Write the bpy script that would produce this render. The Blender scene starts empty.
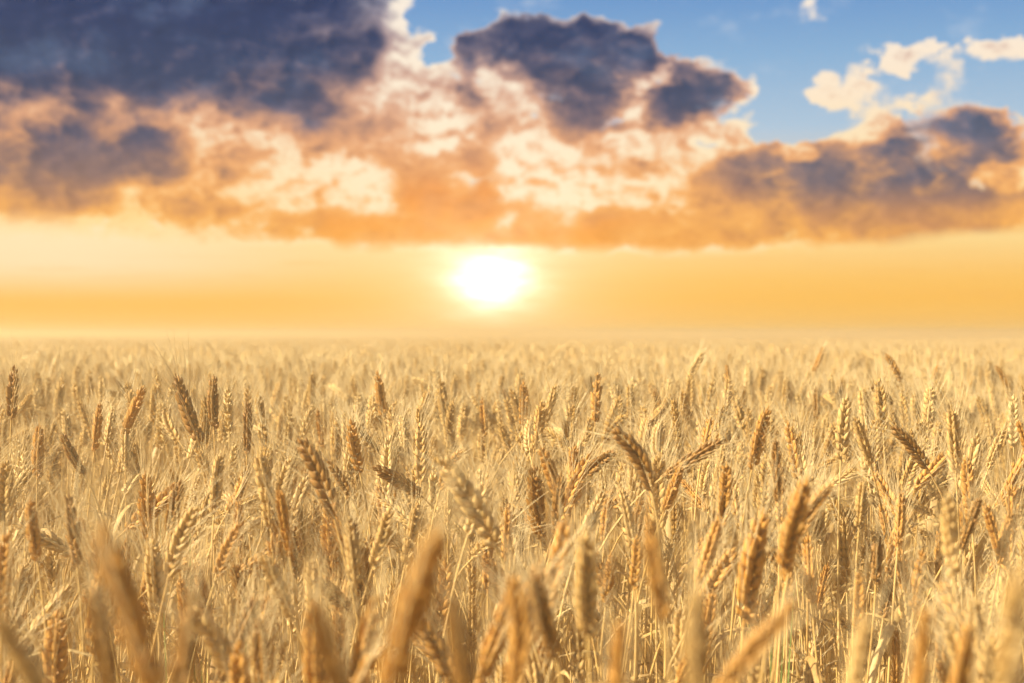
import bpy, math, random
import numpy as np
from mathutils import Vector, Matrix

random.seed(7)
rng = np.random.default_rng(7)
C = bpy.context.scene.collection
SC = bpy.context.scene

# ------------------------------------------------------------------ camera
FPX = 1024 * 50.0 / 36.0          # focal length in picture widths
HC = 1.00                         # camera height, a hand above the tallest ears
HROW = 334.0                      # row of the horizon
cam_d = bpy.data.cameras.new('camera'); cam = bpy.data.objects.new('camera', cam_d); C.objects.link(cam)
cam_d.lens = 50; cam_d.sensor_width = 36; cam_d.clip_end = 5000; cam_d.clip_start = 0.02
cam.location = (0, 0, HC)
cam.rotation_euler = (math.radians(90) - math.atan((341.5 - HROW) / FPX), 0, 0)
cam_d.dof.use_dof = True; cam_d.dof.focus_distance = 2.0; cam_d.dof.aperture_fstop = 5.8
SC.camera = cam

EXPO = 1.46
SC.view_settings.view_transform = 'Standard'; SC.view_settings.look = 'None'
SC.view_settings.exposure = EXPO; SC.view_settings.gamma = 1
SC.view_settings.use_curve_mapping = False
SC.cycles.max_bounces = 8; SC.cycles.diffuse_bounces = 4; SC.cycles.volume_bounces = 1
SC.cycles.use_denoising = True

# ------------------------------------------------------------------ sun and sky
SUN_DIR = Vector((-0.82, -0.18, 0.64)).normalized()
sun_d = bpy.data.lights.new('sun', 'SUN'); sun = bpy.data.objects.new('sun', sun_d); C.objects.link(sun)
sun_d.energy = 5.0; sun_d.angle = math.radians(0.5); sun_d.color = (1.0, 0.88, 0.66)
sun.rotation_euler = SUN_DIR.to_track_quat('Z', 'Y').to_euler()
sun.location = SUN_DIR * 20
BG = 0.06


def lin(c):
    return [((v / 255) / 12.92 if v / 255 <= 0.04045 else ((v / 255 + 0.055) / 1.055) ** 2.4) for v in c]


class NT:
    """tiny helper for writing node trees as expressions"""
    def __init__(s, tree): s.t = tree
    def n(s, kind, **kw):
        nd = s.t.nodes.new(kind)
        for k, v in kw.items(): setattr(nd, k, v)
        return nd
    def put(s, sock, v):
        if isinstance(v, bpy.types.NodeSocket): s.t.links.new(v, sock)
        else: sock.default_value = v
    def m(s, op, a, b=None, c=None, clamp=False):
        nd = s.n('ShaderNodeMath', operation=op, use_clamp=clamp)
        for i, v in enumerate((a, b, c)):
            if v is not None: s.put(nd.inputs[i], v)
        return nd.outputs[0]
    def v(s, op, a, b=None, scale=None):
        nd = s.n('ShaderNodeVectorMath', operation=op)
        s.put(nd.inputs[0], a)
        if b is not None: s.put(nd.inputs[1], b)
        if scale is not None: s.put(nd.inputs['Scale'], scale)
        return nd.outputs['Value'] if op in ('LENGTH', 'DOT_PRODUCT', 'DISTANCE') else nd.outputs['Vector']
    def smooth(s, x, a, b, lo=0.0, hi=1.0):
        nd = s.n('ShaderNodeMapRange', interpolation_type='SMOOTHSTEP')
        s.put(nd.inputs[0], x); s.put(nd.inputs[1], a); s.put(nd.inputs[2], b)
        s.put(nd.inputs[3], lo); s.put(nd.inputs[4], hi)
        return nd.outputs[0]
    def noise(s, vec, scale, detail=2.0, rough=0.5, color=False, dist=0.0):
        nd = s.n('ShaderNodeTexNoise', noise_dimensions='3D')
        s.put(nd.inputs['Vector'], vec)
        nd.inputs['Scale'].default_value = scale; nd.inputs['Detail'].default_value = detail
        nd.inputs['Roughness'].default_value = rough; nd.inputs['Distortion'].default_value = dist
        return nd.outputs['Color' if color else 'Fac']
    def ramp(s, x, stops, interp='LINEAR'):
        nd = s.n('ShaderNodeValToRGB'); cr = nd.color_ramp; cr.interpolation = interp
        while len(cr.elements) < len(stops): cr.elements.new(0.5)
        for e, (p, c) in zip(cr.elements, stops):
            e.position = p; e.color = (*c, 1)
        s.put(nd.inputs[0], x)
        return nd.outputs[0]
    def mix(s, f, a, b, blend='MIX'):
        nd = s.n('ShaderNodeMix', data_type='RGBA', blend_type=blend)
        s.put(nd.inputs[0], f)
        for i, v in ((6, a), (7, b)):
            if isinstance(v, (tuple, list)) and len(v) == 3: v = (*v, 1)
            s.put(nd.inputs[i], v)
        return nd.outputs[2]
    def xyz(s, x, y, z=0.0):
        nd = s.n('ShaderNodeCombineXYZ')
        for i, v in enumerate((x, y, z)): s.put(nd.inputs[i], v)
        return nd.outputs[0]


def uv_of(px, py):
    """compass bearing and elevation (units of 0.07 rad) of the sky seen at a place in the photograph"""
    return (math.atan((px - 512) / FPX) * FPX / 100, math.atan((HROW - py) / FPX) * FPX / 100)


# where the banks of cloud stand in the sky (x, y, half width, half height, weight)
BANKS = [
    (50, 208, 210, 38, .8), (220, 224, 180, 26, .7),
    (120, 60, 330, 165, 1.25), (330, 85, 120, 130, 1.0), (60, 165, 190, 62, 1.0), (230, 195, 240, 52, .85),
    (395, 18, 34, 30, .42), (424, 34, 22, 17, .9), (440, 125, 100, 95, .75), (520, 90, 90, 90, .62), (565, 60, 120, 52, .95),
    (570, 150, 170, 75, .85), (690, 100, 55, 48, .75), (640, 175, 150, 60, .8),
    (450, 218, 220, 44, 1.0), (650, 218, 260, 46, 1.1), (850, 208, 240, 52, 1.1), (1010, 200, 170, 55, 1.1),
    (870, 172, 110, 45, .95), (955, 152, 72, 38, .8), (1005, 158, 50, 32, .7), (775, 175, 95, 45, .8), (725, 150, 50, 40, .6),
    (912, 68, 40, 14, .22), (858, 112, 48, 24, .28), (948, 95, 32, 24, .27), (1010, 72, 30, 9, .22), (812, 21, 20, 10, .28),
    (690, 42, 14, 8, .2), (777, 128, 14, 7, .2),
]
DARKS = [
    (90, 30, 330, 105, 1.3), (290, 55, 125, 75, 1.0), (40, 135, 130, 40, .45), (150, 150, 60, 20, .35), (330, 120, 60, 30, .3),
    (570, 50, 125, 40, 1.25), (588, 90, 62, 50, .95), (505, 48, 62, 30, .7), (692, 100, 46, 38, 1.2), (470, 95, 40, 40, .35), (640, 155, 60, 20, .4), (410, 110, 40, 40, .3),
    (830, 178, 66, 26, .75), (900, 165, 60, 30, .65), (990, 150, 40, 20, .85), (940, 140, 44, 18, .7), (775, 180, 80, 26, .5),
    (450, 205, 85, 45, .75), (425, 168, 60, 26, .55),
    (450, 230, 200, 20, .6), (650, 230, 250, 24, .75), (900, 220, 230, 30, .65), (1020, 205, 150, 34, .6), (60, 195, 110, 22, .3), (870, 188, 190, 42, .95), (760, 190, 90, 36, .7), (985, 150, 60, 30, 1.0), (60, 165, 170, 42, .8), (240, 165, 60, 22, .45), (200, 205, 60, 14, .35),
]


# thinner places the low sun shines through, and gaps of open air
THIN = [(440, 120, 46, 60, .9), (505, 82, 30, 20, .7), (625, 152, 60, 34, .9), (520, 182, 36, 26, .9), (600, 185, 80, 22, .8), (380, 188, 26, 32, .8),
        (722, 132, 40, 30, .9), (290, 180, 110, 32, .55), (455, 185, 18, 14, .7), (400, 40, 26, 60, .7), (505, 222, 16, 20, .7), (660, 200, 70, 12, .4), (800, 158, 26, 12, .7), (925, 185, 30, 12, .7), (1000, 182, 40, 14, .7), (860, 140, 30, 12, .6)]
GAPS = [(545, 2, 70, 14, 1.0), (450, 14, 50, 30, 1.1), (440, 52, 26, 16, .5), (785, 138, 46, 16, .7), (705, 148, 26, 10, .35), (690, 40, 40, 22, .6), (975, 190, 14, 12, .5)]


def blob_field(N, p, rows, k=0.25):
    acc = None
    for (px, py, rx, ry, w) in rows:
        u, v = uv_of(px, py)
        d = N.v('MULTIPLY', N.v('SUBTRACT', p, (u, v, 0)), (100 / rx, 100 / ry, 0))
        r2 = N.v('DOT_PRODUCT', d, d)
        f = N.m('MAXIMUM', N.m('MULTIPLY_ADD', r2, -w, w), -1.2)
        acc = f if acc is None else N.m('SMOOTH_MAX', acc, f, k)
    return acc


def cloud_group():
    """billows of the clouds: a rolling texture and the drift it gives to the outlines"""
    g = bpy.data.node_groups.new('cloud_billows', 'ShaderNodeTree')
    g.interface.new_socket('Vector', in_out='INPUT', socket_type='NodeSocketVector')
    g.interface.new_socket('Texture', in_out='OUTPUT', socket_type='NodeSocketFloat')
    g.interface.new_socket('Drift', in_out='OUTPUT', socket_type='NodeSocketVector')
    N = NT(g)
    p = N.n('NodeGroupInput').outputs[0]
    q = N.v('MULTIPLY', p, (1.0, 1.45, 1.0))
    w2 = N.v('SCALE', N.v('SUBTRACT', N.noise(q, 3.2, 4, .6, color=True), (.5, .5, .5)), scale=0.30)
    qw = N.v('ADD', q, w2)
    fb = N.noise(qw, 1.6, 8, .63)
    vn = N.n('ShaderNodeTexVoronoi', voronoi_dimensions='2D', feature='SMOOTH_F1', normalize=True)
    N.put(vn.inputs['Vector'], qw); vn.inputs['Scale'].default_value = 1.9; vn.inputs['Detail'].default_value = 3.0
    vn.inputs['Roughness'].default_value = .55; vn.inputs['Lacunarity'].default_value = 2.1; vn.inputs['Smoothness'].default_value = .25
    puff = N.m('SUBTRACT', .33, vn.outputs['Distance'])
    tex = N.m('ADD', N.m('MULTIPLY', N.m('SUBTRACT', fb, .5), .75), N.m('MULTIPLY', puff, .75))
    o = N.n('NodeGroupOutput')
    g.links.new(tex, o.inputs[0]); g.links.new(w2, o.inputs[1])
    return g


def build_world():
    w = bpy.data.worlds.new('World'); SC.world = w; w.use_nodes = True; w.cycles.sampling_method = 'MANUAL'; w.cycles.sample_map_resolution = 512
    t = w.node_tree; t.nodes.clear(); N = NT(t)
    K = 1.0 / (BG * 2 ** EXPO)
    L = lambda *c: [v for v in lin(c)]
    d = N.n('ShaderNodeTexCoord').outputs['Generated']
    d = N.v('NORMALIZE', d)
    sx = N.n('ShaderNodeSeparateXYZ'); N.put(sx.inputs[0], d)
    x, y, z = sx.outputs
    az = N.m('MULTIPLY', N.m('ARCTAN2', x, y), FPX / 100)
    el = N.m('MULTIPLY', N.m('ARCTAN2', z, N.m('SQRT', N.m('ADD', N.m('MULTIPLY', x, x), N.m('MULTIPLY', y, y)))), FPX / 100)
    # place a picture row on a 0..1 ramp of elevation: 0 = horizon, 1 = 4.0 units up
    R = lambda py: max(0.0, min(1.0, uv_of(512, py)[1] / 4.0))
    er = N.m('DIVIDE', el, 4.0, clamp=True)
    p = N.xyz(az, el, 0.0)
    # clear air
    air = N.ramp(er, [(R(334), L(244, 196, 100)), (R(322), L(251, 191, 90)), (R(300), L(255, 192, 86)), (R(280), L(255, 198, 102)), (R(258), L(255, 208, 128)),
                      (R(235), L(255, 222, 150)), (R(190), L(230, 214, 190)), (R(130), L(174, 199, 220)), (R(60), L(138, 178, 215)), (R(0), L(108, 154, 206))])
    left = N.smooth(az, -0.5, -4.5)
    pale = N.m('MULTIPLY', left, N.m('MULTIPLY', N.smooth(er, R(310), R(262)), N.smooth(er, R(170), R(220))))
    air = N.mix(N.m('MULTIPLY', pale, .75), air, L(255, 236, 196))
    # faint streaks above the horizon
    st = N.noise(N.v('MULTIPLY', p, (.55, 9, 1)), 1.3, 5, .6)
    streak = N.m('MULTIPLY', N.smooth(st, .52, .72), N.m('MULTIPLY', N.smooth(er, R(325), R(300)), N.smooth(er, R(240), R(270))))
    air = N.mix(N.m('MULTIPLY', streak, .35), air, L(248, 184, 96))
    wisps = N.m('MULTIPLY', N.smooth(N.noise(N.v('MULTIPLY', p, (.8, 1.5, 1)), 1.6, 7, .62), .53, .8), N.smooth(er, R(150), R(110)))
    air = N.mix(N.m('MULTIPLY', wisps, .5), air, L(205, 215, 228))
    # clouds
    sun_u, sun_v = uv_of(491, 280)
    to_sun = N.v('NORMALIZE', N.v('SUBTRACT', (sun_u, sun_v, 0), p))
    g = cloud_group()
    a = N.n('ShaderNodeGroup', node_tree=g); N.put(a.inputs[0], p)
    b = N.n('ShaderNodeGroup', node_tree=g); N.put(b.inputs[0], N.v('ADD', p, N.v('SCALE', to_sun, scale=0.085)))
    tex = a.outputs[0]
    w1 = N.v('SCALE', N.v('SUBTRACT', N.noise(N.v('MULTIPLY', p, (1, 1.3, 1)), 1.1, 2, .55, color=True), (.5, .5, .5)), scale=0.36)
    pw = N.v('ADD', N.v('ADD', p, w1), a.outputs[1])
    cover = N.m('MULTIPLY_ADD', tex, 2.3, N.m('ADD', blob_field(N, pw, BANKS), -.05))
    cover = N.m('SUBTRACT', cover, N.m('MULTIPLY', N.m('MAXIMUM', blob_field(N, pw, GAPS, .05), 0.0), 1.5))
    broad = N.m('MULTIPLY', N.m('SUBTRACT', N.noise(N.v('MULTIPLY', N.v('ADD', p, (3.1, 9.2, 1.7)), (1, 1.7, 1)), .95, 3, .5), .5), 1.5)
    depth = N.m('MULTIPLY_ADD', tex, 2.5, N.m('ADD', N.m('ADD', blob_field(N, pw, DARKS), broad), -.16))
    depth = N.m('SUBTRACT', depth, N.m('MULTIPLY', N.m('MAXIMUM', blob_field(N, pw, THIN, .05), 0.0), N.m('MULTIPLY_ADD', tex, 3.0, .75, clamp=True)))
    sd = N.v('DISTANCE', p, (sun_u, sun_v, 0))
    near = N.smooth(sd, 4.2, 0.4)
    # flat undersides: nothing hangs below the base line of the bank
    azr = N.m('MULTIPLY_ADD', az, 0.1, 0.5, clamp=True)
    base = N.n('ShaderNodeValToRGB'); cr = base.color_ramp; cr.interpolation = 'B_SPLINE'
    pts = [(0, 242), (150, 250), (330, 252), (480, 247), (560, 252), (740, 256), (860, 249), (1024, 233)]
    while len(cr.elements) < len(pts): cr.elements.new(.5)
    for e, (px, py) in zip(cr.elements, pts):
        u, v = uv_of(px, py); e.position = u * 0.1 + 0.5; e.color = (v / 2, v / 2, v / 2, 1)
    N.put(base.inputs[0], azr)
    jag = N.m('MULTIPLY', N.m('SUBTRACT', N.noise(N.v('MULTIPLY', p, (1, 2.2, 1)), 1.5, 5, .5), .5), .16)
    above = N.m('SUBTRACT', el, N.m('ADD', N.m('MULTIPLY', base.outputs[0], 2.0), jag))
    cut = N.smooth(above, -0.06, N.m('MULTIPLY_ADD', left, .22, .10))
    edge = N.smooth(N.noise(N.v('ADD', p, (2.2, 6.1, 3.3)), 1.3, 3, .5), .42, .66, .10, .62)
    alpha = N.m('MULTIPLY', N.smooth(cover, -.05, edge), cut)
    thick = N.smooth(depth, -1.0, .95)
    relief = N.m('MULTIPLY', N.m('SUBTRACT', tex, b.outputs[0]), 3.1)
    thin_edge = N.smooth(cover, .50, .02)
    body = N.m('MULTIPLY', N.smooth(cover, .02, .85), N.m('MULTIPLY_ADD', near, -.16, .36))
    thick = N.m('SMOOTH_MAX', thick, body, .2)
    lit = N.m('MULTIPLY', relief, N.m('SUBTRACT', 1.0, N.m('MULTIPLY', thick, .72)))
    t0 = N.m('SUBTRACT', thick, N.m('ADD', lit, N.m('MULTIPLY_ADD', near, .13, N.m('MULTIPLY', thin_edge, .40))), clamp=True)
    bright = N.ramp(er, [(R(334), L(255, 222, 150)), (R(215), L(255, 222, 150)), (R(170), L(255, 228, 176)), (R(100), L(255, 234, 205)), (R(20), L(252, 238, 222))])
    mid = N.ramp(er, [(R(334), L(250, 180, 90)), (R(230), L(252, 180, 92)), (R(185), L(250, 178, 106)), (R(140), L(236, 170, 122)), (R(80), L(212, 166, 146)), (R(0), L(150, 150, 168))])
    dk = N.ramp(er, [(R(334), L(236, 150, 70)), (R(245), L(214, 148, 92)), (R(215), L(190, 136, 100)), (R(180), L(138, 112, 110)), (R(140), L(80, 86, 112)), (R(80), L(54, 72, 106)), (R(0), L(42, 62, 104))])
    glowc = N.ramp(er, [(R(334), L(253, 176, 80)), (R(240), L(255, 166, 56)), (R(190), L(252, 158, 70)), (R(120), L(150, 118, 116)), (R(40), L(70, 80, 108))])
    dk = N.mix(N.m('MULTIPLY', N.m('MULTIPLY', N.smooth(az, 1.2, 3.0), .85), N.smooth(er, R(222), R(170))), dk, L(84, 96, 120))
    warm = N.smooth(N.v('LENGTH', N.v('MULTIPLY', N.v('SUBTRACT', p, (sun_u - .2, sun_v, 0)), (.8, 1.25, 0))), 2.9, 0.7)
    dk = N.mix(warm, dk, glowc)
    hot = N.m('MULTIPLY', near, .55)
    bright = N.mix(hot, bright, L(255, 244, 222))
    patch = N.noise(N.v('MULTIPLY', N.v('ADD', p, (5.7, 1.3, 8.8)), (1, 1.6, 1)), 1.35, 6, .58)
    dk = N.mix(N.m('MULTIPLY', N.smooth(patch, .48, .72), .38), dk, N.mix(N.smooth(er, R(190), R(120)), L(205, 150, 108), L(104, 126, 160)))
    dk = N.v('SCALE', dk, scale=N.m('MULTIPLY_ADD', relief, .24, 1.0))
    col = N.mix(N.smooth(t0, -.06, .52), bright, mid)
    col = N.mix(N.smooth(t0, .34, 1.0), col, dk)
    sky = N.mix(alpha, air, col)
    # the low sun's glare
    e1 = N.v('LENGTH', N.v('MULTIPLY', N.v('SUBTRACT', p, (sun_u, sun_v, 0)), (.92, 1.25, 0)))
    ruffle = N.m('MULTIPLY_ADD', N.m('SUBTRACT', N.noise(N.v('MULTIPLY', p, (.7, 3.2, 1)), 2.6, 4, .55), .5), .55, e1)
    glare = N.m('MULTIPLY', N.m('EXPONENT', N.m('MULTIPLY', N.m('POWER', N.m('DIVIDE', N.m('MAXIMUM', ruffle, 0.0), .255), 1.5), -1.0)), 2.0)
    veil = N.m('MULTIPLY', N.m('EXPONENT', N.m('MULTIPLY', e1, -1.9)), .60)
    halo = N.m('MULTIPLY', N.m('EXPONENT', N.m('MULTIPLY', e1, -.95)), .16)
    add = N.v('ADD', N.v('SCALE', N.xyz(1.0, .97, .90), scale=glare), N.v('ADD', N.v('SCALE', N.xyz(.62, .80, .92), scale=veil), N.v('SCALE', N.xyz(1.0, .70, .30), scale=halo)))
    block = N.m('SUBTRACT', 1.0, N.m('MULTIPLY', alpha, N.smooth(thick, .0, .8, 0.1, .62)))
    sky = N.v('ADD', sky, N.v('SCALE', add, scale=block))
    sky = N.v('SCALE', sky, scale=K)
    # overhead and all round: a physical sky
    ns = N.n('ShaderNodeTexSky'); ns.sky_type = 'NISHITA'; ns.sun_disc = False
    ns.sun_elevation = math.asin(SUN_DIR.z)
    ns.sun_rotation = math.atan2(SUN_DIR.x, SUN_DIR.y)
    up = N.smooth(el, 3.6, 7.5)
    fin = N.mix(up, sky, ns.outputs[0])
    bg = N.n('ShaderNodeBackground'); N.put(bg.inputs[0], fin); bg.inputs[1].default_value = BG
    out = N.n('ShaderNodeOutputWorld'); t.links.new(bg.outputs[0], out.inputs[0])


build_world()
#GEOMETRY
# ------------------------------------------------------------------ materials
def material(name):
    m = bpy.data.materials.new(name); m.use_nodes = True
    t = m.node_tree; t.nodes.clear()
    return m, NT(t)


def straw_material(name, tones, rough=.55, trans=.18, grain=900.0, spread=.28):
    """dry straw: a colour per plant from the listed tones, fine lengthwise grain, a little light through it"""
    m, N = material(name)
    rnd = N.n('ShaderNodeObjectInfo').outputs['Random']
    geo = N.n('ShaderNodeTexCoord').outputs['Object']
    col = N.ramp(rnd, [(i / max(1, len(tones) - 1), c) for i, c in enumerate(tones)]) if len(tones) > 1 else None
    if col is None:
        nd = N.n('ShaderNodeRGB'); nd.outputs[0].default_value = (*tones[0], 1); col = nd.outputs[0]
    n1 = N.noise(geo, 130.0, 3, .6)
    n2 = N.noise(N.v('MULTIPLY', geo, (1, 1, .12)), grain, 2, .5)
    f = N.m('ADD', N.m('MULTIPLY_ADD', n1, spread * 2, 1 - spread), N.m('MULTIPLY_ADD', n2, spread, -spread / 2))
    hue = N.n('ShaderNodeHueSaturation'); N.put(hue.inputs['Color'], col); N.put(hue.inputs['Value'], f)
    N.put(hue.inputs['Hue'], N.m('MULTIPLY_ADD', n1, .02, .49)); N.put(hue.inputs['Saturation'], N.m('MULTIPLY_ADD', n2, -.25, 1.1))
    col = hue.outputs[0]
    b = N.n('ShaderNodeBsdfPrincipled'); N.put(b.inputs['Base Color'], col)
    b.inputs['Roughness'].default_value = rough; b.inputs['Specular IOR Level'].default_value = .35
    tr = N.n('ShaderNodeBsdfTranslucent'); N.put(tr.inputs[0], col)
    mx = N.n('ShaderNodeMixShader'); mx.inputs[0].default_value = trans
    N.t.links.new(b.outputs[0], mx.inputs[1]); N.t.links.new(tr.outputs[0], mx.inputs[2])
    o = N.n('ShaderNodeOutputMaterial'); N.t.links.new(mx.outputs[0], o.inputs[0])
    return m


PALE, GOLD, BROWN = (.58, .38, .125), (.53, .27, .048), (.34, .17, .033)
M = {
    'pale': straw_material('pale_straw', [PALE]), 'golden': straw_material('golden_straw', [GOLD]), 'brown': straw_material('brown_straw', [BROWN]),
    'stem': straw_material('stem_straw', [(.52, .31, .08), (.62, .42, .145), (.56, .35, .095)], trans=.1, grain=500),
    'awn': straw_material('awn_straw', [(.70, .52, .23), (.80, .65, .35)], trans=.3, spread=.12),
    'leaf': straw_material('dry_leaf', [(.54, .36, .115), (.66, .48, .20), (.42, .24, .065)], trans=.35, grain=700),
    'field': straw_material('field_straw', [(.58, .345, .085), (.64, .45, .17), (.61, .39, .12), (.50, .30, .075), (.67, .49, .20), (.58, .36, .095), (.44, .255, .06)]),
    'green': straw_material('green_blade', [(.07, .13, .02), (.16, .22, .05)], trans=.4),
}


def soil_material():
    m, N = material('dry_soil')
    co = N.n('ShaderNodeTexCoord').outputs['Object']
    n = N.noise(co, 9.0, 8, .65); n2 = N.noise(co, .15, 4, .5)
    col = N.ramp(n, [(.3, (.10, .062, .03)), (.55, (.22, .145, .07)), (.75, (.36, .25, .12))])
    col = N.mix(N.m('MULTIPLY', n2, .4), col, (.34, .24, .11))
    b = N.n('ShaderNodeBsdfPrincipled'); N.put(b.inputs['Base Color'], col); b.inputs['Roughness'].default_value = .95
    bp = N.n('ShaderNodeBump'); bp.inputs['Strength'].default_value = .6; bp.inputs['Distance'].default_value = .03
    N.put(bp.inputs['Height'], n); N.t.links.new(bp.outputs[0], b.inputs['Normal'])
    o = N.n('ShaderNodeOutputMaterial'); N.t.links.new(b.outputs[0], o.inputs[0])
    return m


# ------------------------------------------------------------------ mesh helpers
class MB:
    def __init__(s): s.v = []; s.f = []; s.mi = []; s.n = 0; s.pid = []
    def add(s, V, F, mat=0):
        V = np.asarray(V, float); s.v.append(V); o = s.n
        s.f.extend([tuple(i + o for i in f) for f in F]); s.mi.extend([mat] * len(F)); s.n += len(V)
    def merge(s, other, xf=None, pid=0, remap=None):
        V = np.concatenate(other.v)
        if xf is not None: V = xf(V)
        o = s.n; s.v.append(V); s.f.extend([tuple(i + o for i in f) for f in other.f])
        s.mi.extend([remap[i] if remap else i for i in other.mi]); s.n += len(V); s.pid.extend([pid] * len(V))
    def mesh(s, name, mats):
        me = bpy.data.meshes.new(name)
        me.from_pydata(np.concatenate(s.v).tolist(), [], s.f, shade_flat=False)
        for m in mats: me.materials.append(m)
        me.polygons.foreach_set('material_index', s.mi)
        return me


def tube(mb, pts, rad, sides=5, mat=0, cap=False):
    pts = np.asarray(pts, float); n = len(pts)
    tan = np.gradient(pts, axis=0); tan /= np.linalg.norm(tan, axis=1)[:, None] + 1e-12
    ref = np.array([0, 1.0, 0]) if abs(tan[0][1]) < .9 else np.array([1.0, 0, 0])
    V = []
    a = np.arange(sides) * 2 * math.pi / sides
    for i in range(n):
        u = np.cross(tan[i], ref); u /= np.linalg.norm(u) + 1e-12; w = np.cross(tan[i], u); ref = np.cross(u, tan[i])
        V.append(pts[i] + rad[i] * (np.cos(a)[:, None] * u + np.sin(a)[:, None] * w))
    F = [(i * sides + k, i * sides + (k + 1) % sides, (i + 1) * sides + (k + 1) % sides, (i + 1) * sides + k) for i in range(n - 1) for k in range(sides)]
    if cap: F.append(tuple(range((n - 1) * sides, n * sides)))
    mb.add(np.concatenate(V), F, mat)


def husk(mb, p, dirv, side, ln, w, th, mat=0, seg=6):
    """one pointed floret: keeled, fat below the middle, drawn out to a tip"""
    d = dirv / np.linalg.norm(dirv); u = side - d * np.dot(side, d); u /= np.linalg.norm(u); t = np.cross(d, u)
    S = [0.0, .14, .36, .62, .84, 1.0]; Rr = [.30, .80, 1.0, .80, .40, .04]
    a = np.arange(seg) * 2 * math.pi / seg
    V = []
    for s_, r_ in zip(S, Rr):
        keel = 1 + .22 * np.maximum(0, np.cos(a))
        V.append(p + d * ln * s_ + t * (.10 * ln * math.sin(s_ * math.pi)) * 0 + r_ * (np.cos(a) * keel)[:, None] * u * w * .5 + r_ * np.sin(a)[:, None] * t * th * .5)
    n = len(S)
    F = [(i * seg + k, i * seg + (k + 1) % seg, (i + 1) * seg + (k + 1) % seg, (i + 1) * seg + k) for i in range(n - 1) for k in range(seg)]
    mb.add(np.concatenate(V), F, mat)


def bend_fn(theta, L):
    def f(V):
        V = np.array(V, float)
        z = np.clip(V[:, 2], 0, L); a = theta * (z / L) ** 1.3
        # integrate the axis numerically
        zs = np.linspace(0, L, 60); aa = theta * (zs / L) ** 1.3
        X = np.concatenate([[0], np.cumsum(np.sin((aa[1:] + aa[:-1]) / 2) * (L / 59))]); Z = np.concatenate([[0], np.cumsum(np.cos((aa[1:] + aa[:-1]) / 2) * (L / 59))])
        cx = np.interp(z, zs, X); cz = np.interp(z, zs, Z); ex = V[:, 2] - z
        out = V.copy()
        out[:, 0] = cx + V[:, 0] * np.cos(a) + ex * np.sin(a)
        out[:, 2] = cz - V[:, 0] * np.sin(a) + ex * np.cos(a)
        return out
    return f


EAR_L = .088


def make_ear(seed, theta=0.0, nsp=19, seg=6, spread=1.0, awn_len=.062, awn_open=1.0, awn_sides=3, per=2):
    """an ear of bearded wheat standing on its base: (ear mesh builder, awn mesh builder)"""
    r = np.random.default_rng(seed)
    e, w = MB(), MB()
    tube(e, [(0, 0, -.002), (0, 0, EAR_L * .5), (0, 0, EAR_L * .95)], [.0012, .0011, .0007], 5)
    for i in range(nsp):
        f = i / (nsp - 1); z = .002 + f * (EAR_L - .016)
        s = 1 if i % 2 == 0 else -1
        size = .66 + .46 * math.sin(min(1, f * 1.55 + .18) * math.pi * .62) - .46 * max(0, f - .66) / .34
        size *= r.uniform(.82, 1.14)
        z += r.uniform(-.0012, .0012)
        out = (.60 - .26 * f) * spread * r.uniform(.85, 1.15)
        base = np.array([s * .0016, 0, z])
        if i == nsp - 1: base[0] = 0; out = 0.0
        for k, (dy, oy) in enumerate(((0, 0.0), (1, .42), (-1, -.42))):
            if r.random() < .05: continue
            d = np.array([s * out * r.uniform(.8, 1.2) * (1.15 if k == 0 else .85), oy * spread * r.uniform(.75, 1.25), 1.0])
            b = base + np.array([s * (.0012 if k == 0 else 0.0), dy * .0016, .0012 if k == 0 else 0])
            husk(e, b, d, np.array([s * 1.0, dy * .8, 0.0]), .0125 * size * (1.0 if k else .95), .0058 * size, .0047 * size, seg=seg)
            if k >= 3 - per:
                dn = d / np.linalg.norm(d); tip = b + dn * .0117 * size
                ln = awn_len * r.uniform(.55, 1.1) * (.75 + .35 * math.sin(f * math.pi))
                od = np.array([s * out * awn_open * r.uniform(.4, 1.3), (oy * 1.0 + r.uniform(-.12, .12)) * awn_open, 1.0]); od /= np.linalg.norm(od)
                cv = np.array([r.uniform(-.1, .1), r.uniform(-.1, .1), 0]) * ln
                pts = [tip - dn * .002 + od * ln * q + cv * q * q for q in (0, .35, .7, 1.0)]
                tube(w, pts, [.00036, .00032, .00026, .00012], awn_sides)
    if theta:
        fn = bend_fn(theta, EAR_L)
        e.v = [fn(v) for v in e.v]; w.v = [fn(v) for v in w.v]
    return e, w


def bezier(P, n):
    t = np.linspace(0, 1, n)[:, None]
    return ((1 - t) ** 3) * P[0] + 3 * t * (1 - t) ** 2 * P[1] + 3 * t * t * (1 - t) * P[2] + t ** 3 * P[3]


def stem_pts(base, top, d, n=14):
    base, top, d = (np.asarray(q, float) for q in (base, top, d))
    h = np.linalg.norm(top - base)
    return bezier([base, base + np.array([0, 0, h * .45]), top - d * min(.16, h * .3), top], n)


def add_stem(mb, pts, mat=0, sides=5):
    n = len(pts); rad = np.interp(np.linspace(0, 1, n), [0, .6, 1], [.0021, .0017, .0011])
    tube(mb, pts, rad, sides, mat)
    h = len(pts)
    for q in (.42, .68):       # the nodes
        i = int(q * (h - 1)); c = pts[i]; dd = pts[i + 1] - pts[i]; dd = dd / np.linalg.norm(dd)
        tube(mb, [c - dd * .004, c, c + dd * .004], [.0017, .0027, .0017], sides, mat)


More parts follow.
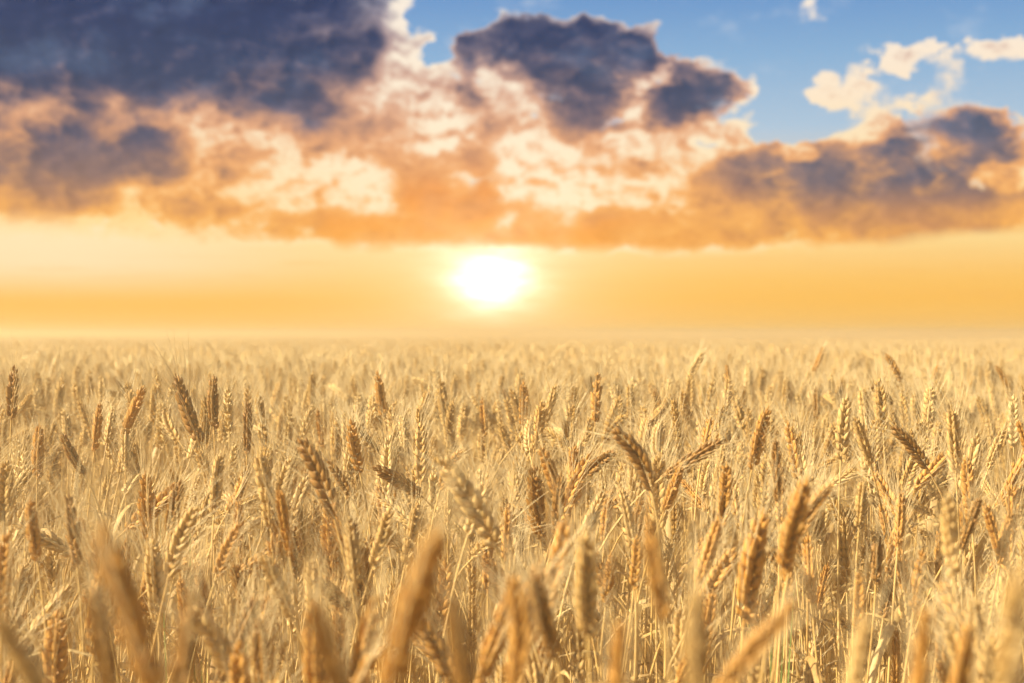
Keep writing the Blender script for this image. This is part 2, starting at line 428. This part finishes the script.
def add_leaf(mb, p, azim, ln, wd, droop, r, mat=0, n=9):
    """a dry leaf: a folded, twisting, drooping blade with thickness in its fold"""
    h = np.array([math.cos(azim), math.sin(azim), 0.0]); s = np.array([-h[1], h[0], 0.0])
    V = []; pos = np.array(p, float); ang = math.radians(r.uniform(55, 80)); tw = r.uniform(-1.6, 1.6)
    for i in range(n):
        q = i / (n - 1); a = ang - droop * q ** 1.2
        d = h * math.cos(a) + np.array([0, 0, math.sin(a)]); up = np.cross(s, d)
        ww = wd * (.75 + .6 * math.sin(q * math.pi * .8)) * (1 - q ** 2.5) * .5 + .0004
        c, sn = math.cos(tw * q), math.sin(tw * q)
        sv = s * c + up * sn; uv = up * c - s * sn
        V += [pos + sv * ww + uv * ww * .35, pos, pos - sv * ww + uv * ww * .35]
        pos = pos + d * ln / (n - 1)
    F = []
    for i in range(n - 1):
        a = i * 3
        F += [(a, a + 1, a + 4, a + 3), (a + 1, a + 2, a + 5, a + 4)]
    mb.add(V, F, mat)


# ------------------------------------------------------------------ ears shared by the single plants
THETAS = [0, .12, .25, -.15, .4, .05, .65, .18, .95, .3, .08, -.1, .22, .02]
ears = []
for i, th in enumerate(THETAS):
    e, w = make_ear(100 + i, th, nsp=int(rng.integers(16, 20)), seg=7, spread=rng.uniform(.85, 1.2),
                    awn_len=rng.uniform(.045, .072), awn_open=rng.uniform(.6, 1.1), per=2)
    ear_me = {}
    for tone in ('pale', 'golden', 'brown'): ear_me[tone] = e.mesh('ear', [M[tone]])
    ears.append((th, ear_me, w.mesh('awns', [M['awn']])))


def pt(px, py, y):
    """the point y metres ahead that is seen at a place in the photograph (to lay the field out from it)"""
    return np.array([(px - 512) / FPX * y, y, HC - (py - HROW) / FPX * y])


def proj(P):
    return 512 + P[0] / P[1] * FPX, HROW + (HC - P[2]) / P[1] * FPX


def build_stalk(top, d, roll, scale, tone, variant, label, group, leaf=True, base=None, seed=0, slim=1.0):
    """one wheat plant: an Empty on the soil > stem, ear (> awns), leaf"""
    r = np.random.default_rng(seed)
    top = np.asarray(top, float); d = np.asarray(d, float); d /= np.linalg.norm(d)
    if base is None:
        hor = np.array([d[0], d[1], 0]); base = np.array([top[0], top[1], 0]) - hor * r.uniform(.10, .22) + np.array([*r.normal(0, .025, 2), 0])
        base[2] = 0
    root = bpy.data.objects.new('wheat_stalk', None); C.objects.link(root)
    root.empty_display_size = .05; root.location = base
    root['label'] = label; root['category'] = 'wheat stalk'; root['group'] = group
    mb = MB(); pts = stem_pts((0, 0, 0), top - base, d, 18); add_stem(mb, pts)
    st = bpy.data.objects.new('stem', mb.mesh('stem', [M['stem']])); C.objects.link(st); st.parent = root
    th, eme, aw = ears[variant]
    ear = bpy.data.objects.new('ear', eme[tone]); C.objects.link(ear); ear.parent = root
    z = Vector(d); x0 = Vector((math.cos(roll), 0.0, 0)) + Vector((0, math.sin(roll), 0))
    x = (x0 - z * x0.dot(z)).normalized(); y = z.cross(x)
    mat = Matrix((x, y, z)).transposed().to_4x4() @ Matrix.Diagonal((scale * slim, scale * slim, scale, 1))
    mat.translation = Vector(top - base)
    ear.matrix_local = mat
    a = bpy.data.objects.new('awns', aw); C.objects.link(a); a.parent = ear
    if leaf:
        lb = MB(); i = int(r.uniform(.45, .8) * 17)
        add_leaf(lb, pts[i], r.uniform(0, 6.28), r.uniform(.12, .24), r.uniform(.006, .010), r.uniform(1.2, 2.8), r)
        lo = bpy.data.objects.new('leaf', lb.mesh('leaf', [M['leaf']])); C.objects.link(lo); lo.parent = root
    return root


# each: tip x, tip y, ear foot x, ear foot y, metres ahead, tone, what it is
BLUR, SHARP, SOFT = 'large blurred wheat ears in the foreground', 'wheat ears in the middle of the field', 'softly blurred wheat ears farther off'
HEROES = [
    # close to the lens
    (98, 512, 158, 700, .58, 'golden', 'big blurred golden ear slanting down to the right'),
    (192, 585, 172, 725, .64, 'brown', 'big blurred dark ear of the lower left'),
    (-4, 590, 62, 735, .55, 'pale', 'big blurred pale ear cut by the left edge'),
    (312, 588, 356, 730, .60, 'brown', 'big blurred brown ear slanting right near the bottom'),
    (446, 498, 388, 690, .58, 'golden', 'big blurred golden ear leaning right at the centre'),
    (488, 560, 512, 700, .72, 'golden', 'blurred slim ear with a bowed tip near centre'),
    (648, 512, 664, 625, .78, 'golden', 'big blurred orange ear standing upright'),
    (692, 575, 700, 720, .60, 'pale', 'blurred pale broad ear of the bottom edge'),
    (792, 618, 715, 700, .66, 'golden', 'blurred golden ear lying far over to the right'),
    (1018, 548, 1000, 720, .55, 'pale', 'big blurred pale ear at the right edge'),
    (925, 615, 915, 740, .64, 'golden', 'blurred golden ear of the bottom right corner'),
    (868, 622, 845, 730, .72, 'pale', 'blurred pale ear low between two golden ones'),
    (582, 518, 588, 640, 1.0, 'pale', 'soft pale ear with a white tip'),
    (528, 565, 556, 660, .95, 'brown', 'soft brown ear leaning left beside the white tipped one'),
    (455, 612, 470, 720, .66, 'brown', 'blurred brown ear right of the centre golden one'),
    (258, 618, 262, 690, 1.15, 'brown', 'short dark ear rising from the bottom edge'),
    (962, 620, 955, 720, .8, 'golden', 'blurred golden ear standing near the lower right corner'),
    (620, 640, 612, 740, .7, 'golden', 'blurred golden ear just clearing the bottom edge'),
    (98, 590, 112, 700, .72, 'brown', 'blurred brown ear hidden behind the big slanting one'),
    # in focus
    (764, 400, 752, 470, 1.72, 'golden', 'tall sharp golden ear standing above its neighbours'),
    (884, 423, 928, 469, 1.85, 'brown', 'lone sharp brown ear bent over to the left'),
    (846, 390, 841, 460, 1.75, 'pale', 'upright pale ear with long fine awns'),
    (729, 455, 721, 528, 1.6, 'golden', 'sharp golden ear left below the tallest one'),
    (683, 460, 664, 512, 1.65, 'golden', 'short golden ear leaning right'),
    (541, 440, 562, 508, 1.62, 'golden', 'sharp golden ear leaning left at the centre'),
    (292, 432, 334, 518, 1.5, 'brown', 'dark ear with a pale broken tip'),
    (432, 450, 497, 548, 1.3, 'pale', 'pale ear with awns combed up to the left'),
    (69, 490, 77, 568, 1.45, 'brown', 'sharp brown ear on a bare stem'),
    (24, 495, 37, 562, 1.45, 'golden', 'narrow golden ear near the left edge'),
    (181, 472, 169, 536, 1.6, 'brown', 'sharp dark ear with clear grains'),
    (203, 500, 168, 578, 1.45, 'pale', 'pale braided ear leaning right'),
    (243, 520, 216, 578, 1.5, 'golden', 'golden ear leaning right beside a green blade'),
    (803, 466, 782, 574, 1.16, 'golden', 'large golden ear with tall pale beard'),
    (834, 488, 800, 535, 1.35, 'golden', 'curved golden ear reaching to the upper right'),
    (863, 474, 859, 532, 1.6, 'pale', 'pale ear with a dark stripe'),
    (905, 488, 898, 548, 1.65, 'golden', 'plump golden ear with sharp grains'),
    (920, 545, 914, 612, 1.45, 'golden', 'golden ear below the plump one'),
    (943, 485, 954, 580, 1.12, 'pale', 'soft pale ear beside a grey one'),
    (1003, 424, 988, 470, 2.05, 'pale', 'small pale ear high on the right side'),
    (978, 490, 962, 550, 1.5, 'brown', 'grey brown ear leaning right'),
    (757, 498, 744, 625, 1.3, 'golden', 'long golden ear on a straight stem'),
    (722, 512, 698, 585, 1.35, 'golden', 'golden ear leaning right in the thick of the stems'),
    (790, 560, 788, 608, 1.5, 'golden', 'small orange ear under the large bearded one'),
    (862, 568, 858, 630, 1.4, 'golden', 'golden ear with loose lower grains'),
    (600, 425, 652, 492, 1.5, 'brown', 'long brown ear bowed over to the left'),
    (560, 468, 556, 535, 1.6, 'brown', 'thin brown ear in the shade of its neighbours'),
    (348, 512, 356, 590, 1.4, 'pale', 'pale ear with a spread beard'),
    (396, 500, 372, 570, 1.5, 'pale', 'pale ear leaning right over crossed stems'),
    (262, 545, 292, 618, 1.35, 'pale', 'pale ear lying over to the left'),
    (612, 545, 606, 605, 1.55, 'golden', 'small golden ear between upright stems'),
    (640, 528, 634, 590, 1.5, 'golden', 'slim golden ear behind the big orange one'),
    (1012, 510, 1000, 565, 1.5, 'golden', 'golden ear close to the right edge'),
    (120, 540, 128, 600, 1.5, 'brown', 'brown ear beside the big slanting one'),
    (510, 500, 505, 560, 1.6, 'golden', 'golden ear just under the centre'),
    (880, 530, 876, 585, 1.6, 'brown', 'brown ear sunk among golden ones'),
    (462, 455, 440, 490, 1.8, 'golden', 'arched golden ear with drooping tip'),
    (327, 462, 352, 500, 1.8, 'brown', 'dark stubby ear beside the broken tip'),
    # farther off
    (376, 368, 384, 420, 2.5, 'golden', 'soft golden ear rising clear in the left half'),
    (526, 377, 523, 426, 2.5, 'golden', 'soft golden ear standing at the centre'),
    (598, 370, 595, 424, 2.4, 'golden', 'soft golden ear with a straight spike'),
    (658, 384, 657, 426, 2.7, 'brown', 'soft brown ear standing alone'),
    (211, 371, 214, 430, 2.2, 'brown', 'soft dark ear of a pair on the left'),
    (170, 366, 200, 444, 2.1, 'brown', 'soft dark ear leaning left'),
    (148, 380, 122, 440, 2.3, 'golden', 'soft golden ear leaning right'),
    (100, 400, 94, 452, 2.3, 'golden', 'thin soft ear standing upright on the left'),
    (15, 362, 11, 420, 2.2, 'brown', 'soft dark ear against the left edge'),
    (36, 420, 37, 480, 2.0, 'golden', 'soft orange ear below the dark left edge one'),
    (248, 398, 247, 455, 2.2, 'brown', 'soft brown ear upright beside the pair'),
    (706, 350, 686, 388, 3.1, 'pale', 'soft pale ear leaning right near the skyline'),
    (727, 362, 729, 402, 3.0, 'golden', 'soft slim ear upright near the skyline'),
    (826, 345, 813, 372, 3.6, 'golden', 'soft ear breaking the skyline'),
    (886, 350, 902, 382, 3.1, 'golden', 'soft ear leaning left near the skyline'),
    (816, 384, 817, 420, 2.9, 'brown', 'soft brown ear left of the upright pale one'),
    (866, 388, 894, 404, 2.7, 'brown', 'soft brown ear nodding over to the left'),
    (993, 364, 1008, 388, 3.2, 'golden', 'soft ear leaning left near the right edge'),
    (500, 388, 516, 414, 2.9, 'brown', 'soft brown ear leaning left beside the centre one'),
    (482, 394, 485, 436, 2.6, 'golden', 'soft golden ear left of the centre one'),
    (938, 362, 930, 392, 3.2, 'golden', 'soft golden ear leaning right near the skyline'),
    (318, 405, 322, 448, 2.6, 'golden', 'soft golden ear over the broken tip'),
    (60, 430, 84, 476, 2.1, 'brown', 'soft brown ear leaning left by the left edge'),
    (452, 395, 448, 436, 2.6, 'pale', 'soft pale ear upright left of the centre'),
]

placed = []          # (px, py, tip px, tip py, y, handle)
n_single = 0
for i, (tx, ty, fx, fy, y, tone, handle) in enumerate(HEROES):
    foot = pt(fx, fy, y); tip = pt(tx, ty, y)
    d = tip - foot; L = np.linalg.norm(d); d /= L
    r = np.random.default_rng(500 + i)
    d = d + np.array([0, r.uniform(-.22, .12), 0]); d /= np.linalg.norm(d)
    sc = float(np.clip(L / EAR_L, .72, 1.32))
    lean = abs(d[0])
    variant = 8 if 'bowed' in handle else 6 if ('curved' in handle or 'arched' in handle or 'nodding' in handle) else int(r.choice([0, 1, 3, 5, 7, 10, 11, 13] if lean < .35 else [1, 2, 7, 9, 4, 12]))
    th = THETAS[variant]
    roll = (0 if d[0] > 0 else math.pi) if th > .2 else r.uniform(0, 6.28)
    if th > .2:          # a bent ear starts more upright and ends on the same tip
        c, s_ = math.cos(th * .45 * (1 if d[0] > 0 else -1)), math.sin(th * .45 * (1 if d[0] > 0 else -1))
        d = np.array([d[0] * c - d[2] * s_, d[1], d[0] * s_ + d[2] * c])
    grp = BLUR if y < 1.02 else SHARP if y < 2.0 else SOFT
    build_stalk(foot, d, roll, sc, tone, variant, handle.replace(' ear', ' wheat ear', 1), grp, leaf=(i % 2 == 0), seed=900 + i, slim=.72 if y < .9 else .92)
    placed.append(((tx + fx) / 2, (ty + fy) / 2, tx, ty, fx, fy, y, handle)); n_single += 1


def seg_dist(px, py, a):
    x0, y0, x1, y1 = a[2], a[3], a[4], a[5]
    dx, dy = x1 - x0, y1 - y0; t = max(0, min(1, ((px - x0) * dx + (py - y0) * dy) / (dx * dx + dy * dy)))
    return math.hypot(px - x0 - t * dx, py - y0 - t * dy)


# ------------------------------------------------------------------ the rest of the crop, plant by plant
def ear_dir(r, tmax=1.2):
    a = r.uniform(0, 2 * math.pi)
    t = abs(r.normal(0, .24)) if r.random() < .74 else r.uniform(.45, 1.35)
    t = min(t, tmax)
    return np.array([math.sin(t) * math.cos(a), math.sin(t) * math.sin(a), math.cos(t)])


singles, pts_near = [], []
DENS = 250
cand = []
r = np.random.default_rng(31)
N0 = int(DENS * 2.2 * 2.2)
for _ in range(int(DENS * (2.3 - .4) * 2 * 1.0)):
    y = .4 + 1.9 * math.sqrt(r.random()); x = r.uniform(-1, 1) * .44 * y * 1.0
    # keep an even density over the wedge
    if abs(x) > .44 * y: continue
    d = ear_dir(r, .45 if y < 1.35 else 1.0); sc = r.uniform(.82, 1.18)
    dh = .075 + r.gamma(2.0, .070)
    foot = np.array([x, y, HC - dh - EAR_L * sc * max(0.2, d[2])])
    tip = foot + d * EAR_L * sc
    if tip[1] < .35: continue
    if y < 1.3 and r.random() < (.74 if y < 1.0 else .45): continue
    tx, ty = proj(tip); fx, fy = proj(foot)
    lim = 560 if y < 1.0 else 500 if y < 1.25 else 440 if y < 1.7 else 392
    if ty < lim + r.uniform(-8, 60): continue
    bad = False
    for a in placed:
        if a[6] > y - .05 and min(seg_dist(tx, ty, a), seg_dist(fx, fy, a), seg_dist((tx + fx) / 2, (ty + fy) / 2, a)) < (16 if a[6] > 1.02 else 9): bad = True; break
    if bad: continue
    cand.append((y, foot, d, sc, tx, ty, fx, fy))
cand.sort(key=lambda c: c[0])


def pose_of(d):
    if d[2] < .62: return 'nodding ' + ('right' if d[0] > .25 else 'left' if d[0] < -.25 else 'over')
    if d[0] > .2: return 'leaning right'
    if d[0] < -.2: return 'leaning left'
    return 'upright'


SHORT = {a[7]: a[7] for a in placed}
used = {a[7] for a in placed}


def label_for(tone, d, px, py, soft):
    order = sorted(placed, key=lambda a: (a[0] - px) ** 2 + ((a[1] - py) * 1.2) ** 2)
    for a in order[:14]:
        dx, dy = px - a[0], py - a[1]
        if abs(dx) > 1.8 * abs(dy): rel = 'right of' if dx > 0 else 'left of'
        elif abs(dy) > 1.8 * abs(dx): rel = 'below' if dy > 0 else 'above'
        else: rel = ('below' if dy > 0 else 'above') + (' and right of' if dx > 0 else ' and left of')
        lab = f"{soft}{tone} wheat ear {pose_of(d)}, {rel} the {a[7]}"
        if len(lab.split()) <= 16 and lab not in used:
            used.add(lab); return lab
    return None


k = 0
for (y, foot, d, sc, tx, ty, fx, fy) in cand:
    inframe = -8 < (tx + fx) / 2 < 1032 and ty < 672
    if inframe and n_single < 300:
        tone = str(r.choice(['golden', 'pale', 'brown'], p=[.5, .33, .17]))
        soft = 'blurred ' if y < 1.05 else ''
        lab = label_for(tone, d, (tx + fx) / 2, (ty + fy) / 2, soft)
        if lab:
            build_stalk(foot, d, r.uniform(0, 6.28), sc, tone, int(r.choice([0, 1, 2, 3, 4, 5, 7, 9, 10, 11, 12, 13])), lab,
                        BLUR if y < 1.02 else SHARP, leaf=(k % 2 == 0), seed=3000 + k, slim=.8 if y < .95 else r.uniform(.82, 1.0))
            n_single += 1; k += 1; Y_SINGLE = y
            continue
    pts_near.append((foot - np.array([0, 0, .12 if y < 1.25 else 0.0]), d, sc))
print('single plants', n_single, 'to', round(Y_SINGLE, 2), 'rest of wedge', len(pts_near))

# ------------------------------------------------------------------ the field: one mass, drawn from a few plants by a node group
FIELD_MATS = [M['field'], M['awn'], M['stem'], M['leaf']]
field = MB()
NP_FULL, NP_PATCH = 14, 3
for k in range(NP_FULL):
    r = np.random.default_rng(700 + k)
    th = [0, .1, .3, .6, .15, 0, .9, .2, .05, .45, .1, .25, 0, .7][k]
    e, w = make_ear(300 + k, th, nsp=int(r.integers(16, 21)), seg=5, spread=r.uniform(.85, 1.2), awn_len=r.uniform(.04, .068), awn_open=r.uniform(.6, 1.2), per=2)
    d = ear_dir(r); t_lean = [.08, .15, .3, .12, .5, .2, .7, .1, .25, 1.1, .05, .4, .18, .9][k]
    a = r.uniform(0, 6.28); d = np.array([math.sin(t_lean) * math.cos(a), math.sin(t_lean) * math.sin(a), math.cos(t_lean)])
    # the foot of the ear at the origin, the stem going down from it
    roll = r.uniform(0, 6.28)
    z = d; x0 = np.array([math.cos(roll), math.sin(roll), 0]); x = x0 - z * np.dot(x0, z); x /= np.linalg.norm(x); yv = np.cross(z, x)
    Rm = np.stack([x, yv, z], 1); s = r.uniform(.9, 1.12)
    top = np.array([0, 0, .80]); base = np.array([-d[0] * .16, -d[1] * .16, 0]) + np.array([*r.normal(0, .03, 2), 0])
    xf = lambda V, Rm=Rm, s=s, top=top: (V * s) @ Rm.T + top
    field.merge(e, xf, k); field.merge(w, xf, k, {0: 1})
    mb = MB(); P = stem_pts(base, top, d, 12); add_stem(mb, P, 2, 4)
    for q in range(int(r.integers(1, 3))):
        i = int(r.uniform(.4, .85) * 11)
        add_leaf(mb, P[i], r.uniform(0, 6.28), r.uniform(.12, .26), r.uniform(.006, .010), r.uniform(1.2, 2.9), r, 3, 7)
    field.merge(mb, None, k)

def rough_ear(mb, p, d, r, sc):
    """an ear as seen from some metres off: a knobbly spindle with a brush of awns"""
    u = np.cross(d, [0.3, .9, .1]); u /= np.linalg.norm(u); v = np.cross(d, u)
    n = 9; sides = 6; V = []
    for i in range(n):
        q = i / (n - 1); rr = (.0024 + .0062 * math.sin(min(1, q * 1.1 + .12) * math.pi * .88)) * (1.18 if i % 2 else .78) * sc
        a = np.arange(sides) * 2 * math.pi / sides + (i % 2) * .5
        V.append(p + d * EAR_L * q * sc + rr * (np.cos(a)[:, None] * u * 1.25 + np.sin(a)[:, None] * v * .85))
    F = [(i * sides + k, i * sides + (k + 1) % sides, (i + 1) * sides + (k + 1) % sides, (i + 1) * sides + k) for i in range(n - 1) for k in range(sides)]
    mb.add(np.concatenate(V), F, 0)
    for k in range(7):
        q = r.uniform(.25, 1.0); o = (u * r.normal(0, .28) + v * r.normal(0, .28)) + d; o /= np.linalg.norm(o)
        s0 = p + d * EAR_L * q * sc; ln = r.uniform(.04, .07)
        tube(mb, [s0, s0 + o * ln * .6, s0 + o * ln], [.0007, .0006, .0002], 3, 1)

for k in range(NP_PATCH):
    r = np.random.default_rng(800 + k); mb = MB()
    for q in range(110):
        x, y = r.uniform(-.35, .35, 2); d = ear_dir(r); sc = r.uniform(.85, 1.2)
        top = np.array([x, y, HC - .078 - r.gamma(2.0, .05) - EAR_L * sc * max(.2, d[2])])
        rough_ear(mb, top, d, r, sc)
        base = np.array([x - d[0] * .1, y - d[1] * .1, .15]); P = stem_pts(base, top, d, 5)
        tube(mb, P, [.002] * 5, 3, 2)
        if q % 4 == 0: add_leaf(mb, P[3], r.uniform(0, 6.28), r.uniform(.12, .24), .009, r.uniform(1.2, 2.8), r, 3, 5)
    field.merge(mb, None, NP_FULL + k)

P_loc, P_rot, P_scl, P_var = [], [], [], []
def put(x, y, z, rz, tilt, sc, var):
    P_loc.append((x, y, z)); P_rot.append((*tilt, rz)); P_scl.append(sc); P_var.append(var)

r = np.random.default_rng(55)
def sow(x, y, ztop=None):
    # the listed plants stand .80 m to the foot of the ear, about .88 to the tip
    tip = HC - .065 - r.gamma(1.7, .075) if ztop is None else ztop
    s = tip / .89
    put(x, y, 0, r.uniform(0, 6.28), r.normal(0, .05, 2), s, int(r.integers(0, NP_FULL)))
for (foot, d, sc) in pts_near: sow(foot[0], foot[1], foot[2] + d[2] * EAR_L * sc)
y1 = 2.3
area_pts = int(DENS * (6.0 - y1) * 7)
for _ in range(area_pts):                      # ahead, out to six metres
    y = r.uniform(y1, 6.0); x = r.uniform(-3.5, 3.5)
    if x < -(.40 * y + 1.2) or x > .40 * y + .8: continue
    sow(x, y)
for _ in range(1900):                          # beside and behind the camera, where the picture does not look
    y = r.uniform(-1.3, 2.3); x = r.uniform(-2.4, 2.2)
    if math.hypot(x, y) < .55 or (y > 0 and abs(x) < .47 * y + .06): continue
    sow(x, y, HC - .10 - r.gamma(2.1, .05))
yy = 5.9
while yy < 60:
    step = .56 if yy < 14 else .8 if yy < 30 else 1.3
    half = .40 * yy + 2.0; n = int(half / step)
    for q in range(-n, n + 1):
        put(q * step + r.uniform(-.2, .2), yy + r.uniform(-.2, .2), 0, r.uniform(0, 6.28), (0, 0), r.uniform(.96, 1.03), NP_FULL + int(r.integers(0, NP_PATCH)))
    yy += step
proto_v = field.n
field.v.append(np.array(P_loc)); field.n += len(P_loc); field.pid.extend([-1] * len(P_loc))
fm = field.mesh('wheat_field', FIELD_MATS)
at = fm.attributes.new('plant', 'INT', 'POINT'); at.data.foreach_set('value', np.array(field.pid, np.int32))
for nm, ty, arr in (('turn', 'FLOAT_VECTOR', np.array(P_rot)), ('size', 'FLOAT', np.array(P_scl)), ('pick', 'INT', np.array(P_var))):
    at = fm.attributes.new(nm, ty, 'POINT')
    full = np.zeros((field.n,) + arr.shape[1:], np.float32 if ty != 'INT' else np.int32); full[proto_v:] = arr
    at.data.foreach_set('vector' if ty == 'FLOAT_VECTOR' else 'value', full.ravel())
fo = bpy.data.objects.new('wheat_field', fm); C.objects.link(fo)
fo['kind'] = 'stuff'; fo['label'] = 'ripe golden wheat crop stretching away to the horizon'; fo['category'] = 'wheat field'


def field_nodes():
    g = bpy.data.node_groups.new('sow_field', 'GeometryNodeTree')
    g.interface.new_socket('Geometry', in_out='INPUT', socket_type='NodeSocketGeometry')
    g.interface.new_socket('Geometry', in_out='OUTPUT', socket_type='NodeSocketGeometry')
    ln = g.links.new
    gi = g.nodes.new('NodeGroupInput'); go = g.nodes.new('NodeGroupOutput')
    def attr(nm, ty):
        n = g.nodes.new('GeometryNodeInputNamedAttribute'); n.data_type = ty; n.inputs[0].default_value = nm; return n.outputs[0]
    def eq(sock, v):
        c = g.nodes.new('FunctionNodeCompare'); c.data_type = 'INT'; c.operation = 'EQUAL'; ln(sock, c.inputs[2]); c.inputs[3].default_value = v; return c.outputs[0]
    plant, pick, turn, size = attr('plant', 'INT'), attr('pick', 'INT'), attr('turn', 'FLOAT_VECTOR'), attr('size', 'FLOAT')
    def part(v):
        s = g.nodes.new('GeometryNodeSeparateGeometry'); s.domain = 'POINT'; ln(gi.outputs[0], s.inputs[0]); ln(eq(plant, v), s.inputs[1]); return s.outputs[0]
    spots = part(-1); j = g.nodes.new('GeometryNodeJoinGeometry')
    e2r = g.nodes.new('FunctionNodeEulerToRotation'); ln(turn, e2r.inputs[0])
    for k in range(NP_FULL + NP_PATCH):
        io = g.nodes.new('GeometryNodeInstanceOnPoints')
        ln(spots, io.inputs['Points']); ln(eq(pick, k), io.inputs['Selection']); ln(part(k), io.inputs['Instance'])
        ln(e2r.outputs[0], io.inputs['Rotation']); ln(size, io.inputs['Scale']); ln(io.outputs[0], j.inputs[0])
    ln(j.outputs[0], go.inputs[0])
    md = fo.modifiers.new('sow', 'NODES'); md.node_group = g


field_nodes()

# ------------------------------------------------------------------ far crop and soil
def sheet(name, x0, x1, ys, nx, zf, mat):
    mb = MB(); xs = np.linspace(0, 1, nx); V = []
    for y in ys:
        for q in xs:
            x = (q * 2 - 1) * (x1 if q > .5 else -x0); V.append((x, y, zf(x, y)))
    n = len(ys); F = [(i * nx + k, i * nx + k + 1, (i + 1) * nx + k + 1, (i + 1) * nx + k) for i in range(n - 1) for k in range(nx - 1)]
    mb.add(V, F); return mb.mesh(name, [mat])


def far_material():
    m, N = material('far_wheat')
    co = N.n('ShaderNodeTexCoord').outputs['Object']
    n = N.noise(co, 6.0, 6, .7); n2 = N.noise(co, .08, 4, .5)
    col = N.ramp(n, [(.3, (.36, .21, .07)), (.5, (.54, .35, .13)), (.7, (.66, .48, .23))])
    col = N.mix(N.m('MULTIPLY', n2, .5), col, (.60, .41, .17))
    b = N.n('ShaderNodeBsdfPrincipled'); N.put(b.inputs['Base Color'], col); b.inputs['Roughness'].default_value = .8
    o = N.n('ShaderNodeOutputMaterial'); N.t.links.new(b.outputs[0], o.inputs[0])
    return m


fr = np.random.default_rng(5)
far_me = sheet('far_wheat', -420, 420, np.concatenate([np.linspace(56, 120, 50), np.geomspace(124, 880, 50)]), 161,
               lambda x, y: .84 + fr.uniform(-.05, .05), far_material())
far = bpy.data.objects.new('far_wheat', far_me); C.objects.link(far)
far['kind'] = 'stuff'; far['label'] = 'distant wheat running together below the horizon'; far['category'] = 'wheat field'
gm = MB(); gm.add([(-900, -900, 0), (900, -900, 0), (900, 900, 0), (-900, 900, 0)], [(0, 1, 2, 3)])
gr = bpy.data.objects.new('ground', gm.mesh('ground', [soil_material()])); C.objects.link(gr); gr['kind'] = 'structure'

# ------------------------------------------------------------------ a little green low between the stems
for i, (px, py, y, nb, lab) in enumerate([
        (214, 655, 1.62, 9, 'green grass tuft between straw stems in the lower left'),
        (768, 606, 1.85, 6, 'thin green blades below the large bearded ear'),
        (966, 640, 1.75, 7, 'green grass tuft at the lower right between blurred ears'),
        (190, 486, 1.70, 3, 'slender green blade rising beside the pale braided ear')]):
    r = np.random.default_rng(60 + i); c = pt(px, py, y); mb = MB()
    for q in range(nb):
        add_leaf(mb, (r.normal(0, .012), r.normal(0, .012), 0), r.uniform(0, 6.28), c[2] * r.uniform(1.0, 1.12), .010, r.uniform(-.25, .35), r, 0, 12)
        V = mb.v[-1]; k = .10 + .0 * q
        V[:, 0] *= k * 1.2; V[:, 1] *= k * 1.2; V[:, 2] *= c[2] * r.uniform(.92, 1.05) / V[:, 2].max()
        wv = V.reshape(-1, 3, 3); mid = wv[:, 1:2, :].copy(); wv[:, ::2, :] = mid + (wv[:, ::2, :] - mid) * np.array([6.0, 6.0, .6]); mb.v[-1] = wv.reshape(-1, 3)
    t = bpy.data.objects.new('grass_tuft', mb.mesh('grass_tuft', [M['green']])); C.objects.link(t)
    t.location = (c[0], c[1], 0); t['label'] = lab; t['category'] = 'grass tuft'; t['group'] = 'green grass among the wheat'

# ------------------------------------------------------------------ the warm dusty air over the field
hb = MB(); x0, x1, y0, y1, z0, z1 = -905, 905, -905, 905, -1.0, 1.11
hb.add([(x0, y0, z0), (x1, y0, z0), (x1, y1, z0), (x0, y1, z0), (x0, y0, z1), (x1, y0, z1), (x1, y1, z1), (x0, y1, z1)],
       [(0, 3, 2, 1), (4, 5, 6, 7), (0, 1, 5, 4), (1, 2, 6, 5), (2, 3, 7, 6), (3, 0, 4, 7)])
hm, N = material('dusty_air')
pv = N.n('ShaderNodeVolumePrincipled'); pv.inputs['Color'].default_value = (1.0, .79, .42, 1); pv.inputs['Density'].default_value = .048; pv.inputs['Anisotropy'].default_value = .52
o = N.n('ShaderNodeOutputMaterial'); N.t.links.new(pv.outputs[0], o.inputs['Volume'])
hz = bpy.data.objects.new('haze', hb.mesh('haze', [hm])); C.objects.link(hz)
hz['kind'] = 'stuff'; hz['label'] = 'warm dusty air glowing low over the wheat'; hz['category'] = 'haze'
